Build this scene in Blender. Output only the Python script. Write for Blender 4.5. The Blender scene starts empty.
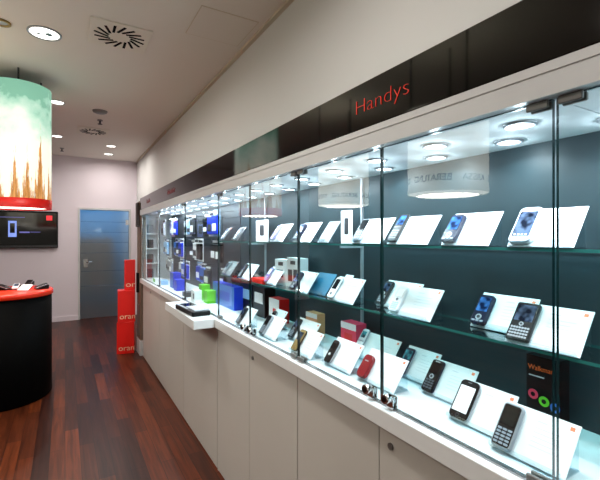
import bpy, bmesh, math, random
from mathutils import Matrix, Vector
random.seed(7)
SC = bpy.context.scene
COL = SC.collection
PI = math.pi

# ------------------------------------------------------------------ camera
EYE = 1.55
F = 400.0
TH = math.atan(235.0 / 400.0)
CO, SI = math.cos(TH), math.sin(TH)
cam_d = bpy.data.cameras.new('camera')
cam = bpy.data.objects.new('camera', cam_d)
COL.objects.link(cam)
cam.location = (0, 0, EYE)
cam.rotation_euler = (PI / 2, 0, -TH)
cam_d.sensor_width = 36
cam_d.lens = 24.0
cam_d.shift_y = -2.5 / 600
cam_d.clip_start = 0.02
SC.camera = cam


def y_at(px, x):
    """distance along the showcase of the point at lateral x seen in column px"""
    d = F * x / (CO * (px - 65.0))
    return (d - SI * x) / CO


def on_plane(px, py, z):
    d = F * (EYE - z) / (py - 237.5)
    x = (px - 65.0) * d * CO / F
    return x, (d - SI * x) / CO


# ------------------------------------------------------------------ materials
def lin(c):
    out = []
    for v in c[:3]:
        v = v / 255.0
        out.append(v / 12.92 if v <= 0.04045 else ((v + 0.055) / 1.055) ** 2.4)
    return tuple(out) + (1.0,)


def new_mat(name):
    m = bpy.data.materials.new(name)
    m.use_nodes = True
    nt = m.node_tree
    return m, nt, nt.nodes['Principled BSDF']


def mat(name, rgb, rough=0.5, metal=0.0, emit=0.0, emit_rgb=None, coat=0.0, noise=0.0, nscale=30.0, spec=None):
    m, nt, b = new_mat(name)
    c = lin(rgb)
    b.inputs['Base Color'].default_value = c
    b.inputs['Roughness'].default_value = rough
    b.inputs['Metallic'].default_value = metal
    if spec is not None:
        b.inputs['Specular IOR Level'].default_value = spec
    if coat:
        b.inputs['Coat Weight'].default_value = coat
        b.inputs['Coat Roughness'].default_value = 0.03
    if emit:
        b.inputs['Emission Color'].default_value = lin(emit_rgb or rgb)
        b.inputs['Emission Strength'].default_value = emit
    if noise:
        tc = nt.nodes.new('ShaderNodeTexCoord')
        n = nt.nodes.new('ShaderNodeTexNoise')
        n.inputs['Scale'].default_value = nscale
        n.inputs['Detail'].default_value = 4
        nt.links.new(tc.outputs['Object'], n.inputs['Vector'])
        r = nt.nodes.new('ShaderNodeMix')
        r.data_type = 'RGBA'
        r.inputs[6].default_value = tuple(v * (1 - noise) for v in c[:3]) + (1,)
        r.inputs[7].default_value = tuple(min(1, v * (1 + noise)) for v in c[:3]) + (1,)
        nt.links.new(n.outputs['Fac'], r.inputs[0])
        nt.links.new(r.outputs[2], b.inputs['Base Color'])
    return m


def glass(name, tint, strength=1.8, ior=1.5, cap=1.0):
    """thin clear sheet: transparent with a Fresnel reflection on its outward faces"""
    m, nt, b = new_mat(name)
    nt.nodes.remove(b)
    out = nt.nodes['Material Output']
    tr = nt.nodes.new('ShaderNodeBsdfTransparent')
    tr.inputs['Color'].default_value = tint + (1,)
    gl = nt.nodes.new('ShaderNodeBsdfGlossy')
    gl.inputs['Roughness'].default_value = 0.0
    fr = nt.nodes.new('ShaderNodeFresnel')
    fr.inputs['IOR'].default_value = ior
    ge = nt.nodes.new('ShaderNodeNewGeometry')
    inv = nt.nodes.new('ShaderNodeMath'); inv.operation = 'SUBTRACT'
    inv.inputs[0].default_value = 1.0
    nt.links.new(ge.outputs['Backfacing'], inv.inputs[1])
    mu = nt.nodes.new('ShaderNodeMath'); mu.operation = 'MULTIPLY'
    nt.links.new(fr.outputs[0], mu.inputs[0]); nt.links.new(inv.outputs[0], mu.inputs[1])
    mu2 = nt.nodes.new('ShaderNodeMath'); mu2.operation = 'MULTIPLY'; mu2.use_clamp = True
    mu2.inputs[1].default_value = strength
    nt.links.new(mu.outputs[0], mu2.inputs[0])
    mn = nt.nodes.new('ShaderNodeMath'); mn.operation = 'MINIMUM'; mn.inputs[1].default_value = cap
    nt.links.new(mu2.outputs[0], mn.inputs[0])
    mx = nt.nodes.new('ShaderNodeMixShader')
    nt.links.new(mn.outputs[0], mx.inputs[0])
    nt.links.new(tr.outputs[0], mx.inputs[1]); nt.links.new(gl.outputs[0], mx.inputs[2])
    nt.links.new(mx.outputs[0], out.inputs['Surface'])
    return m


M = {}
M['white_lam'] = mat('white_laminate', (204, 207, 208), 0.35, noise=0.02, nscale=8)
M['door_lam'] = mat('cabinet_laminate', (198, 196, 190), 0.4, noise=0.02, nscale=6)
M['dark_gap'] = mat('shadow_gap', (30, 28, 27), 0.7)
M['counter'] = mat('white_counter', (228, 232, 233), 0.3)
M['black_gloss'] = mat('black_gloss', (4, 4, 4), 0.05, spec=0.5)
M['black'] = mat('black_plastic', (5, 5, 6), 0.35, spec=.25)
M['black_matte'] = mat('black_matte', (5, 5, 5), 0.6, spec=0.04)
M['dark_grey'] = mat('dark_grey', (48, 50, 54), 0.4)
M['mid_grey'] = mat('mid_grey', (118, 122, 126), 0.4)
M['silver'] = mat('silver_plastic', (168, 172, 178), 0.32, metal=0.3)
M['chrome'] = mat('chrome', (215, 216, 218), 0.12, metal=1.0)
M['steel'] = mat('brushed_steel', (128, 128, 126), 0.4, metal=0.6)
M['white'] = mat('white_card', (243, 244, 246), 0.5)
M['white_gloss'] = mat('white_plastic', (236, 238, 240), 0.2)
M['red_text'] = mat('red_lettering', (255, 52, 26), 0.45)
M['red'] = mat('red_plastic', (214, 12, 10), 0.35)
M['red_box'] = mat('red_carton', (226, 20, 8), 0.45)
M['red_top'] = mat('red_counter_top', (236, 48, 14), 0.25)
M['crimson'] = mat('crimson_shell', (138, 8, 22), 0.25)
M['orange'] = mat('orange_print', (246, 110, 40), 0.5)
M['logo_orange'] = mat('logo_orange', (246, 132, 88), 0.5)
M['pink'] = mat('pink_carton', (222, 52, 84), 0.45)
M['peach'] = mat('peach_carton', (226, 160, 110), 0.45)
M['text_grey'] = mat('grey_print', (216, 220, 226), 0.6)
M['ink'] = mat('dark_print', (40, 42, 46), 0.6)
M['cream_print'] = mat('cream_print', (246, 196, 160), 0.6)
M['blue'] = mat('blue_packaging', (22, 52, 190), 0.35)
M['mid_blue'] = mat('mid_blue_packaging', (52, 110, 200), 0.35)
M['pale_blue'] = mat('pale_blue', (150, 190, 226), 0.35)
M['navy'] = mat('navy_shell', (14, 22, 48), 0.3, spec=.25)
M['teal_card'] = mat('teal_card', (26, 106, 140), 0.3)
M['purple'] = mat('purple_shell', (108, 96, 176), 0.3)
M['gold'] = mat('gold_shell', (166, 138, 84), 0.3, metal=0.5)
M['green'] = mat('green_carton', (98, 200, 22), 0.45)
M['lilac'] = mat('lilac_packaging', (190, 164, 214), 0.4)
M['key'] = mat('phone_keys', (150, 160, 172), 0.4)
M['key_dark'] = mat('dark_keys', (70, 76, 84), 0.4)
M['panel'] = mat('case_back_panel', (20, 42, 48), 0.5, noise=0.05, nscale=3)
M['slat'] = mat('slatwall_panel', (38, 43, 48), 0.45)
M['case_ceiling'] = mat('case_ceiling_white', (232, 236, 238), 0.85)
M['wall'] = mat('wall_paint', (232, 234, 232), 0.85, noise=0.02, nscale=2)
M['wall_back'] = mat('back_wall_paint', (234, 226, 234), 0.85, noise=0.02, nscale=2)
M['ceiling'] = mat('ceiling_paint', (236, 230, 222), 0.9, noise=0.02, nscale=2)
M['trim'] = mat('trim_paint', (216, 204, 184), 0.7)
M['wall_dark'] = mat('wall_dark_for_reflection', (70, 64, 62), 0.85)  # unseen left wall, darkened to weaken its reflection in the glass
M['vent'] = mat('vent_plate', (236, 230, 218), 0.6)
M['glass'] = glass('door_glass', (0.95, 0.985, 0.98), 2.3, 1.48, .20)
M['shelf_glass'] = glass('shelf_glass', (0.76, 0.92, 0.92), 1.7, 1.5)
M['acrylic'] = glass('clear_acrylic', (0.88, 0.94, 0.96), 1.6, 1.45)
M['glass_edge'] = mat('green_glass_edge', (8, 36, 36), 0.12)
M['shelf_edge'] = mat('green_shelf_edge', (46, 116, 110), 0.15)
M['brown_panel'] = mat('brown_panel', (120, 100, 86), 0.5)
M['brown_dark'] = mat('dark_brown_box', (58, 46, 42), 0.5)
M['led'] = mat('lamp_lens', (255, 255, 255), 0.4, emit=9.0, emit_rgb=(240, 250, 255))
M['down_led'] = mat('downlight_lens', (255, 255, 255), 0.4, emit=5.0, emit_rgb=(255, 250, 240))
M['down_dark'] = mat('downlight_bulb', (96, 116, 122), 0.3)
M['tv_screen'] = mat('tv_screen', (4, 4, 7), 0.08)
M['tv_phone'] = mat('tv_picture', (140, 160, 230), 0.3, emit=0.8, emit_rgb=(120, 150, 235))
M['tv_red'] = mat('tv_red_mark', (235, 50, 60), 0.3, emit=0.8)
M['tv_text'] = mat('tv_caption', (110, 110, 190), 0.3, emit=0.5)


def screen_mat(name, top, bottom, emit):
    """a small lit phone display: bands of its picture"""
    m, nt, b = new_mat(name)
    tc = nt.nodes.new('ShaderNodeTexCoord')
    n = nt.nodes.new('ShaderNodeTexNoise')
    n.inputs['Scale'].default_value = 45
    n.inputs['Detail'].default_value = 1
    nt.links.new(tc.outputs['Object'], n.inputs['Vector'])
    r = nt.nodes.new('ShaderNodeValToRGB')
    r.color_ramp.elements[0].position = 0.38
    r.color_ramp.elements[1].position = 0.62
    r.color_ramp.elements[0].color = lin(bottom)
    r.color_ramp.elements[1].color = lin(top)
    nt.links.new(n.outputs['Fac'], r.inputs[0])
    nt.links.new(r.outputs[0], b.inputs['Base Color'])
    nt.links.new(r.outputs[0], b.inputs['Emission Color'])
    b.inputs['Emission Strength'].default_value = emit
    b.inputs['Roughness'].default_value = 0.12
    b.inputs['Specular IOR Level'].default_value = 0.2
    return m


M['scr_blue'] = screen_mat('screen_blue', (64, 112, 176), (10, 24, 56), 0.12)
M['scr_dark'] = screen_mat('screen_dark', (70, 90, 120), (14, 18, 28), 0.15)
M['scr_photo'] = screen_mat('screen_photo', (84, 98, 124), (12, 18, 34), 0.12)
M['scr_teal'] = screen_mat('screen_teal', (60, 140, 150), (18, 50, 64), 0.2)
M['scr_white'] = mat('screen_white', (236, 238, 240), 0.15, emit=0.35)
M['scr_black'] = mat('screen_black', (12, 13, 18), 0.08)


def floor_mat():
    m, nt, b = new_mat('wood_planks')
    N = nt.nodes.new; L = nt.links.new
    tc = N('ShaderNodeTexCoord')
    mp = N('ShaderNodeMapping'); mp.inputs['Rotation'].default_value = (0, 0, PI / 2)
    L(tc.outputs['Object'], mp.inputs['Vector'])
    br = N('ShaderNodeTexBrick')
    br.offset = 0.37; br.offset_frequency = 2
    br.inputs['Scale'].default_value = 1.0
    br.inputs['Brick Width'].default_value = 0.85
    br.inputs['Row Height'].default_value = 0.095
    br.inputs['Mortar Size'].default_value = 0.0016
    br.inputs['Mortar Smooth'].default_value = 0.2
    br.inputs['Bias'].default_value = -0.1
    br.inputs['Color1'].default_value = lin((48, 20, 11))
    br.inputs['Color2'].default_value = lin((100, 46, 21))
    br.inputs['Mortar'].default_value = lin((20, 10, 9))
    L(mp.outputs[0], br.inputs['Vector'])
    mp2 = N('ShaderNodeMapping'); mp2.inputs['Scale'].default_value = (38, 2.2, 1)
    L(tc.outputs['Object'], mp2.inputs['Vector'])
    no = N('ShaderNodeTexNoise'); no.inputs['Scale'].default_value = 1.0; no.inputs['Detail'].default_value = 5
    no.inputs['Distortion'].default_value = 0.6
    L(mp2.outputs[0], no.inputs['Vector'])
    rp = N('ShaderNodeValToRGB')
    rp.color_ramp.elements[0].position = 0.3; rp.color_ramp.elements[0].color = (0.42, 0.40, 0.42, 1)
    rp.color_ramp.elements[1].position = 0.72; rp.color_ramp.elements[1].color = (1.5, 1.4, 1.3, 1)
    L(no.outputs['Fac'], rp.inputs[0])
    mx = N('ShaderNodeMix'); mx.data_type = 'RGBA'; mx.blend_type = 'MULTIPLY'; mx.inputs[0].default_value = 0.85
    L(br.outputs['Color'], mx.inputs[6]); L(rp.outputs[0], mx.inputs[7])
    L(mx.outputs[2], b.inputs['Base Color'])
    b.inputs['Roughness'].default_value = 0.34
    b.inputs['Specular IOR Level'].default_value = 0.22
    return m


M['floor'] = floor_mat()


def wheat_mat():
    """printed lamp shade lit from inside: green sky, clouds, wheat ears at the foot"""
    m, nt, b = new_mat('wheat_print_shade')
    N = nt.nodes.new; L = nt.links.new
    tc = N('ShaderNodeTexCoord')
    sp = N('ShaderNodeSeparateXYZ'); L(tc.outputs['Object'], sp.inputs[0])   # object origin at shade foot, z in metres
    an = N('ShaderNodeMath'); an.operation = 'ARCTAN2'
    L(sp.outputs['Y'], an.inputs[0]); L(sp.outputs['X'], an.inputs[1])
    # clouds
    nc = N('ShaderNodeTexNoise'); nc.inputs['Scale'].default_value = 3.2; nc.inputs['Detail'].default_value = 7
    L(tc.outputs['Object'], nc.inputs['Vector'])
    hz = N('ShaderNodeMath'); hz.operation = 'MULTIPLY_ADD'
    L(nc.outputs['Fac'], hz.inputs[0]); hz.inputs[1].default_value = 1.8; hz.inputs[2].default_value = -0.92
    ad = N('ShaderNodeMath'); ad.operation = 'ADD'
    L(sp.outputs['Z'], ad.inputs[0]); L(hz.outputs[0], ad.inputs[1])
    sky = N('ShaderNodeValToRGB')
    e = sky.color_ramp.elements
    e[0].position = 0.25; e[0].color = lin((250, 246, 226))
    e[1].position = 1.1; e[1].color = lin((128, 184, 158))
    x = e.new(0.55); x.color = lin((238, 246, 228))
    x = e.new(0.78); x.color = lin((200, 226, 208))
    x = e.new(0.95); x.color = lin((160, 208, 184))
    L(ad.outputs[0], sky.inputs[0])
    # wheat stalks: noise stretched upright
    cb = N('ShaderNodeCombineXYZ')
    k = N('ShaderNodeMath'); k.operation = 'MULTIPLY'; k.inputs[1].default_value = 12.0
    L(an.outputs[0], k.inputs[0]); L(k.outputs[0], cb.inputs[0])
    kz = N('ShaderNodeMath'); kz.operation = 'MULTIPLY'; kz.inputs[1].default_value = 4.0
    L(sp.outputs['Z'], kz.inputs[0]); L(kz.outputs[0], cb.inputs[1])
    nw = N('ShaderNodeTexNoise'); nw.inputs['Scale'].default_value = 1.6; nw.inputs['Detail'].default_value = 6
    nw.inputs['Roughness'].default_value = 0.7
    L(cb.outputs[0], nw.inputs['Vector'])
    cb2 = N('ShaderNodeCombineXYZ'); k2 = N('ShaderNodeMath'); k2.operation = 'MULTIPLY'; k2.inputs[1].default_value = 2.3
    L(an.outputs[0], k2.inputs[0]); L(k2.outputs[0], cb2.inputs[0])
    nh = N('ShaderNodeTexNoise'); nh.inputs['Scale'].default_value = 1.3; nh.inputs['Detail'].default_value = 2
    L(cb2.outputs[0], nh.inputs['Vector'])
    # threshold falls with height
    t1 = N('ShaderNodeMath'); t1.operation = 'MULTIPLY_ADD'
    L(nh.outputs['Fac'], t1.inputs[0]); t1.inputs[1].default_value = -2.6; t1.inputs[2].default_value = 1.50
    t2 = N('ShaderNodeMath'); t2.operation = 'MULTIPLY_ADD'
    L(sp.outputs['Z'], t2.inputs[0]); t2.inputs[1].default_value = 1.1; L(t1.outputs[0], t2.inputs[2])
    t3 = N('ShaderNodeMath'); t3.operation = 'SUBTRACT'
    L(nw.outputs['Fac'], t3.inputs[0]); L(t2.outputs[0], t3.inputs[1])
    st = N('ShaderNodeMapRange'); st.inputs[1].default_value = 0.02; st.inputs[2].default_value = 0.12
    L(t3.outputs[0], st.inputs[0])
    wc = N('ShaderNodeValToRGB')
    wc.color_ramp.elements[0].position = 0.4; wc.color_ramp.elements[0].color = lin((164, 100, 40))
    wc.color_ramp.elements[1].position = 0.65; wc.color_ramp.elements[1].color = lin((228, 168, 96))
    L(nw.outputs['Fac'], wc.inputs[0])
    mx = N('ShaderNodeMix'); mx.data_type = 'RGBA'
    L(st.outputs[0], mx.inputs[0]); L(sky.outputs[0], mx.inputs[6]); L(wc.outputs[0], mx.inputs[7])
    L(mx.outputs[2], b.inputs['Emission Color'])
    dk = N('ShaderNodeMix'); dk.data_type = 'RGBA'; dk.blend_type = 'MULTIPLY'; dk.inputs[0].default_value = 1.0; dk.inputs[7].default_value = (.3, .3, .3, 1)
    L(mx.outputs[2], dk.inputs[6]); L(dk.outputs[2], b.inputs['Base Color'])
    b.inputs['Emission Strength'].default_value = 1.0
    b.inputs['Roughness'].default_value = 0.6
    return m


M['wheat'] = wheat_mat()
M['cream_shade'] = mat('cream_lamp_shade', (240, 238, 222), 0.6, emit=1.7, emit_rgb=(250, 246, 228))
M['shade_text'] = mat('shade_lettering', (44, 40, 36), 0.6)
M['diffuser'] = mat('lamp_diffuser', (255, 255, 250), 0.5, emit=4.0, emit_rgb=(255, 248, 232))


def frost_mat():
    m, nt, b = new_mat('blue_frosted_glass')
    b.inputs['Base Color'].default_value = lin((196, 214, 224))
    b.inputs['Roughness'].default_value = 0.55
    b.inputs['Transmission Weight'].default_value = 0.85
    b.inputs['IOR'].default_value = 1.1
    b.inputs['Coat Weight'].default_value = 0.35
    b.inputs['Coat Roughness'].default_value = 0.06
    return m


M['frost'] = frost_mat()
M['stripe'] = mat('frosting_stripe', (84, 124, 156), 0.5)
M['corridor_blue'] = mat('corridor_wall', (96, 158, 196), 0.8)
M['corridor_brown'] = mat('corridor_cupboard', (130, 92, 58), 0.7)


# ------------------------------------------------------------------ mesh helpers
class MB:
    def __init__(self, mx=None):
        self.bm = bmesh.new()
        self.mx = mx or Matrix.Identity(4)

    def v(self, p):
        return self.bm.verts.new(self.mx @ Vector(p))

    def face(self, vs, mi=0, smooth=False):
        try:
            f = self.bm.faces.new(vs)
        except ValueError:
            return None
        f.material_index = mi
        f.smooth = smooth
        return f

    def box(self, x0, x1, y0, y1, z0, z1, mi=0, bev=0.0, skip=None):
        if bev:
            return self.rbox(x0, x1, y0, y1, z0, z1, mi, bev)
        P = [self.v(p) for p in ((x0, y0, z0), (x1, y0, z0), (x1, y1, z0), (x0, y1, z0),
                                 (x0, y0, z1), (x1, y0, z1), (x1, y1, z1), (x0, y1, z1))]
        fs = {}
        for k, q in (('b', (3, 2, 1, 0)), ('t', (4, 5, 6, 7)), ('f', (0, 1, 5, 4)), ('r', (1, 2, 6, 5)), ('k', (2, 3, 7, 6)), ('l', (3, 0, 4, 7))):
            m = mi[k] if isinstance(mi, dict) else mi
            fs[k] = self.face([P[i] for i in q], m)
        return fs

    def rbox(self, x0, x1, y0, y1, z0, z1, mi, bev):
        """box with chamfered vertical and horizontal edges"""
        def ring(i, z):
            b = bev
            return [self.v(p) for p in ((x0 + i + b, y0 + i, z), (x1 - i - b, y0 + i, z), (x1 - i, y0 + i + b, z), (x1 - i, y1 - i - b, z),
                                        (x1 - i - b, y1 - i, z), (x0 + i + b, y1 - i, z), (x0 + i, y1 - i - b, z), (x0 + i, y0 + i + b, z))]
        self.loft([ring(bev * .7, z0), ring(0, z0 + bev), ring(0, z1 - bev), ring(bev * .7, z1)], mi)

    def loft(self, rings, mi=0, caps=True, smooth=False, closed=True):
        for a, b in zip(rings, rings[1:]):
            n = len(a)
            for i in range(n if closed else n - 1):
                j = (i + 1) % n
                self.face((a[i], a[j], b[j], b[i]), mi, smooth)
        if caps:
            self.face(list(reversed(rings[0])), mi)
            self.face(rings[-1], mi)

    def slab(self, w, h, t, r, bev=0.0012, z=0.0, cx=0.0, cy=0.0, mi=0, seg=5):
        """rounded-rectangle plate in the local XY plane, from z to z+t"""
        def ring(i, zz):
            out = []
            rr = max(r - i, 0.0005)
            for qx, qy, a0 in ((1, 1, 0), (-1, 1, 90), (-1, -1, 180), (1, -1, 270)):
                for s in range(seg + 1):
                    a = math.radians(a0 + 90.0 * s / seg)
                    out.append(self.v((cx + qx * (w / 2 - i - rr) + rr * math.cos(a), cy + qy * (h / 2 - i - rr) + rr * math.sin(a), zz)))
            return out
        if bev:
            rs = [ring(bev, z), ring(0, z + bev), ring(0, z + t - bev), ring(bev, z + t)]
        else:
            rs = [ring(0, z), ring(0, z + t)]
        self.loft(rs, mi)

    def cyl(self, c, r, h, axis='z', seg=24, mi=0, r2=None, caps=True, smooth=True):
        r2 = r if r2 is None else r2
        ra, rb = [], []
        for i in range(seg):
            a = 2 * PI * i / seg
            ca, sa = math.cos(a), math.sin(a)
            for lst, rr, t in ((ra, r, 0), (rb, r2, h)):
                if axis == 'z': p = (c[0] + rr * ca, c[1] + rr * sa, c[2] + t)
                elif axis == 'x': p = (c[0] + t, c[1] + rr * ca, c[2] + rr * sa)
                else: p = (c[0] + rr * sa, c[1] + t, c[2] + rr * ca)
                lst.append(self.v(p))
        for i in range(seg):
            j = (i + 1) % seg
            self.face((ra[i], ra[j], rb[j], rb[i]), mi, smooth)
        if caps:
            self.face(list(reversed(ra)), mi)
            self.face(rb, mi)

    def lathe(self, c, prof, seg=48, mi=0, smooth=True, sy=1.0):
        rings = []
        for r, z in prof:
            rings.append([self.v((c[0] + r * math.cos(2 * PI * i / seg), c[1] + sy * r * math.sin(2 * PI * i / seg), c[2] + z)) for i in range(seg)])
        for a, b in zip(rings, rings[1:]):
            for i in range(seg):
                j = (i + 1) % seg
                self.face((a[i], a[j], b[j], b[i]), mi, smooth)
        return rings

    def tube(self, pts, r, seg=8, mi=0):
        rings = []
        pts = [Vector(p) for p in pts]
        for i, p in enumerate(pts):
            d = (pts[min(i + 1, len(pts) - 1)] - pts[max(i - 1, 0)]).normalized()
            u = d.orthogonal().normalized()
            if abs(d.z) < 0.9:
                u = d.cross(Vector((0, 0, 1))).normalized()
            w = d.cross(u)
            rings.append([self.v(p + u * (r * math.cos(2 * PI * k / seg)) + w * (r * math.sin(2 * PI * k / seg))) for k in range(seg)])
        self.loft(rings, mi, True, True)

    def text(self, body, m4, size, mi=0, depth=0.002, fit_w=None, center=False, thin=0.0):
        cu = bpy.data.curves.new('tmp_text', 'FONT')
        cu.body = body
        cu.size = size
        cu.extrude = depth / 2
        cu.offset = thin
        if center: cu.align_x = 'CENTER'
        o = bpy.data.objects.new('tmp_text', cu)
        COL.objects.link(o)
        bpy.context.view_layer.update()
        dg = bpy.context.evaluated_depsgraph_get()
        me = bpy.data.meshes.new_from_object(o.evaluated_get(dg))
        if fit_w:
            xs = [v.co.x for v in me.vertices]
            s = fit_w / (max(xs) - min(xs))
            for v in me.vertices: v.co.x *= s
        mm = self.mx @ m4
        base = [self.bm.verts.new(mm @ v.co) for v in me.vertices]
        for p in me.polygons:
            self.face([base[i] for i in p.vertices], mi)
        COL.objects.unlink(o)
        bpy.data.objects.remove(o); bpy.data.curves.remove(cu); bpy.data.meshes.remove(me)

    def build(self, name, mats, parent=None, loc=None, recalc=True):
        if recalc:
            bmesh.ops.recalc_face_normals(self.bm, faces=self.bm.faces[:])
        me = bpy.data.meshes.new(name)
        self.bm.to_mesh(me); self.bm.free()
        for m in (mats if isinstance(mats, (list, tuple)) else [mats]):
            me.materials.append(M[m] if isinstance(m, str) else m)
        o = bpy.data.objects.new(name, me)
        COL.objects.link(o)
        if loc is not None: o.location = loc
        if parent is not None: o.parent = parent
        return o


def tag(o, label, cat, group=None, kind=None):
    o['label'] = label; o['category'] = cat
    if group: o['group'] = group
    if kind: o['kind'] = kind
    return o


def thing(name, label, cat, loc=(0, 0, 0), group=None, mx=None):
    o = bpy.data.objects.new(name, None)
    COL.objects.link(o)
    o.empty_display_size = 0.05
    if mx is not None: o.matrix_world = mx
    else: o.location = loc
    return tag(o, label, cat, group)


def struct(name, mb, m, label=None, cat=None):
    o = mb.build(name, m)
    o['kind'] = 'structure'
    o['label'] = label or name.replace('_', ' ') + ' of the phone shop'
    o['category'] = cat or name.split('_')[0]
    return o


def area(name, loc, energy, size, rgb=(255, 255, 255), parent=None, spread=PI, rot=None, shape='DISK', size_y=None):
    d = bpy.data.lights.new(name, 'AREA')
    d.shape = shape; d.size = size
    if size_y: d.size_y = size_y
    d.energy = energy; d.color = lin(rgb)[:3]
    d.spread = spread
    o = bpy.data.objects.new(name, d)
    COL.objects.link(o)
    o.location = loc
    if rot: o.rotation_euler = rot
    return o


ORD = ['first', 'second', 'third', 'fourth', 'fifth', 'sixth', 'seventh', 'eighth', 'ninth', 'tenth', 'eleventh', 'twelfth',
       'thirteenth', 'fourteenth', 'fifteenth', 'sixteenth', 'seventeenth', 'eighteenth', 'nineteenth', 'twentieth', 'twenty-first']

# ------------------------------------------------------------------ room shell
WX, BY, CZ = 1.25, 8.62, 3.07
X0, Y0 = -3.6, -3.2
DX0, DX1, DZ = 0.244, 1.102, 2.08
b = MB(); b.box(X0, WX + .12, Y0, BY + 2.2, -0.1, 0); struct('floor', b, 'floor', 'dark red-brown wood plank floor', 'floor')
b = MB(); b.box(X0, WX + .12, Y0, BY + 2.2, CZ, CZ + .1); struct('ceiling', b, 'ceiling', 'taupe painted ceiling with recessed lights', 'ceiling')
b = MB(); b.box(WX, WX + .12, Y0, BY + 2.2, 0, CZ); struct('wall_right', b, 'wall', 'beige wall rising above the phone showcase', 'wall')
b = MB(); b.box(X0 - .12, X0, Y0, BY + 2.2, 0, CZ); struct('wall_left', b, 'wall_dark')
b = MB(); b.box(X0, WX, Y0 - .12, Y0, 0, CZ); struct('wall_front', b, 'wall')
b = MB()
b.box(X0, DX0 - .03, BY, BY + .12, 0, CZ); b.box(DX1 + .03, WX, BY, BY + .12, 0, CZ); b.box(DX0 - .03, DX1 + .03, BY, BY + .12, DZ + .03, CZ)
struct('wall_back', b, 'wall_back', 'pale back wall holding the television and blue door', 'wall')
b = MB(); b.box(X0, WX, BY + 2.1, BY + 2.2, 0, CZ); struct('wall_corridor', b, 'corridor_blue', 'blue wall behind the frosted door', 'wall')
b = MB(); b.box(X0, DX0 - .03, BY - .014, BY, 0, .085); b.box(DX1 + .03, WX, BY - .014, BY, 0, .085)
struct('baseboard_back', b, 'wall_back', 'painted baseboard along the back wall', 'baseboard')
b = MB(); b.box(WX - .03, WX, Y0, BY, CZ - .022, CZ)
struct('trim_1', b, 'trim', 'cream trim where the right wall meets the ceiling', 'trim')
# door frame
b = MB(); b.box(DX0 - .035, DX0, BY - .012, BY + .11, 0, DZ); b.box(DX1, DX1 + .035, BY - .012, BY + .11, 0, DZ); b.box(DX0 - .035, DX1 + .035, BY - .012, BY + .11, DZ, DZ + .035)
struct('trim_2', b, 'white_lam', 'pale frame around the frosted blue door', 'trim')
d = MB(); d.box(DX0 + .004, DX1 - .004, BY + .03, BY + .042, .006, DZ - .004)
door = d.build('door_1', 'frost'); tag(door, 'frosted blue glass door in the back wall', 'door', kind='structure')
h = MB(); h.cyl((DX0 + .09, BY + .03, 1.08), .028, -.015, 'y', 20); h.cyl((DX0 + .09, BY + .015, 1.08), .011, -.04, 'y', 12)
h.tube([(DX0 + .09, BY - .02, 1.08), (DX0 + .15, BY - .022, 1.08), (DX0 + .21, BY - .02, 1.08)], .010)
h.box(DX0 + .06, DX0 + .13, BY + .018, BY + .03, .98, 1.14)
o = h.build('door_handle', 'chrome', door); o['label'] = 'chrome lever handle'
h = MB(); h.box(DX1 - .06, DX1 - .004, BY + .018, BY + .03, 1.80, 1.90)
h.build('door_hinge', 'chrome', door)
h = MB()
for z in (.62, .9, 1.25, 1.45, 1.65, 1.85): h.box(DX0 + .01, DX1 - .01, BY + .0285, BY + .0298, z, z + .006)
h.build('frosting_stripe', 'stripe', door)
cup = MB(); cup.box(-.05, .98, BY + 1.72, BY + 2.098, .36, 1.55, bev=.01); cup.box(-.04, .46, BY + 1.70, BY + 1.72, .38, 1.53); cup.box(.47, .97, BY + 1.70, BY + 1.72, .38, 1.53)
tag(cup.build('wall_mounted_cabinet', 'corridor_brown'), 'brown wall cabinet seen blurred through the frosted blue door', 'cabinet')

# ------------------------------------------------------------------ ceiling fittings
def downlight(px, py, r, label, on=1.0, power=26):
    d = F * (CZ - EYE) / (237.5 - py)
    x = (px - 65.0) * d * CO / F
    y = (d - SI * x) / CO
    downlight_at(x, y, r, label, power)


def downlight_at(x, y, r, label, power=26):
    t = thing('downlight', label, 'ceiling light', (x, y, CZ), 'round ceiling downlights')
    b = MB(); b.lathe((0, 0, 0), [(r, 0), (r, -.006), (r * .97, -.01), (r * .86, -.008), (r * .84, 0)], 32)
    b.build('trim_ring', 'silver', t)
    b = MB(); b.cyl((0, 0, -.004), r * .85, .003, 'z', 32); b.build('lens', 'down_led', t)
    b = MB(); b.cyl((r * .25, -r * .05, -.011), r * .2, .007, 'z', 12); b.build('bulb', 'down_dark', t)
    b = MB(); b.cyl((-r * .35, r * .1, -.010), r * .12, .006, 'z', 12); b.build('bulb', 'down_dark', t)
    area('downlight_lamp', (x, y, CZ - .016), power * .5, r * 1.5, (255, 246, 238), spread=math.radians(170))


downlight(44.5, 33, .112, 'large round lit downlight nearest the camera in the ceiling')
downlight(57, 102, .078, 'round downlight peeking out beside the top of the wheat lamp')
downlight(57, 136, .078, 'round downlight peeking out beside the middle of the wheat lamp')
downlight(111, 146, .078, 'small round downlight near back corner, nearer of the pair', power=16)
downlight(108.5, 154, .078, 'small round downlight near back corner, farther of the pair', power=14)
t = thing('spotlight', 'small brass ringed spotlight at the top left edge of the picture', 'ceiling light', (-.385, 3.5, CZ))
b = MB(); b.lathe((0, 0, 0), [(.055, 0), (.055, -.012), (.04, -.012), (.036, -.002)], 28); b.build('trim_ring', 'gold', t)
b = MB(); b.cyl((0, 0, -.004), .036, .003, 'z', 24); b.build('lens', 'silver', t)
for (x, y) in ((.1, 1.2), (.0, -.8), (-1.6, 1.2), (-2.2, 3.4), (-2.2, 5.6)):
    downlight_at(x, y, .11, 'round downlight in the ceiling outside the photograph', 30)


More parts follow.
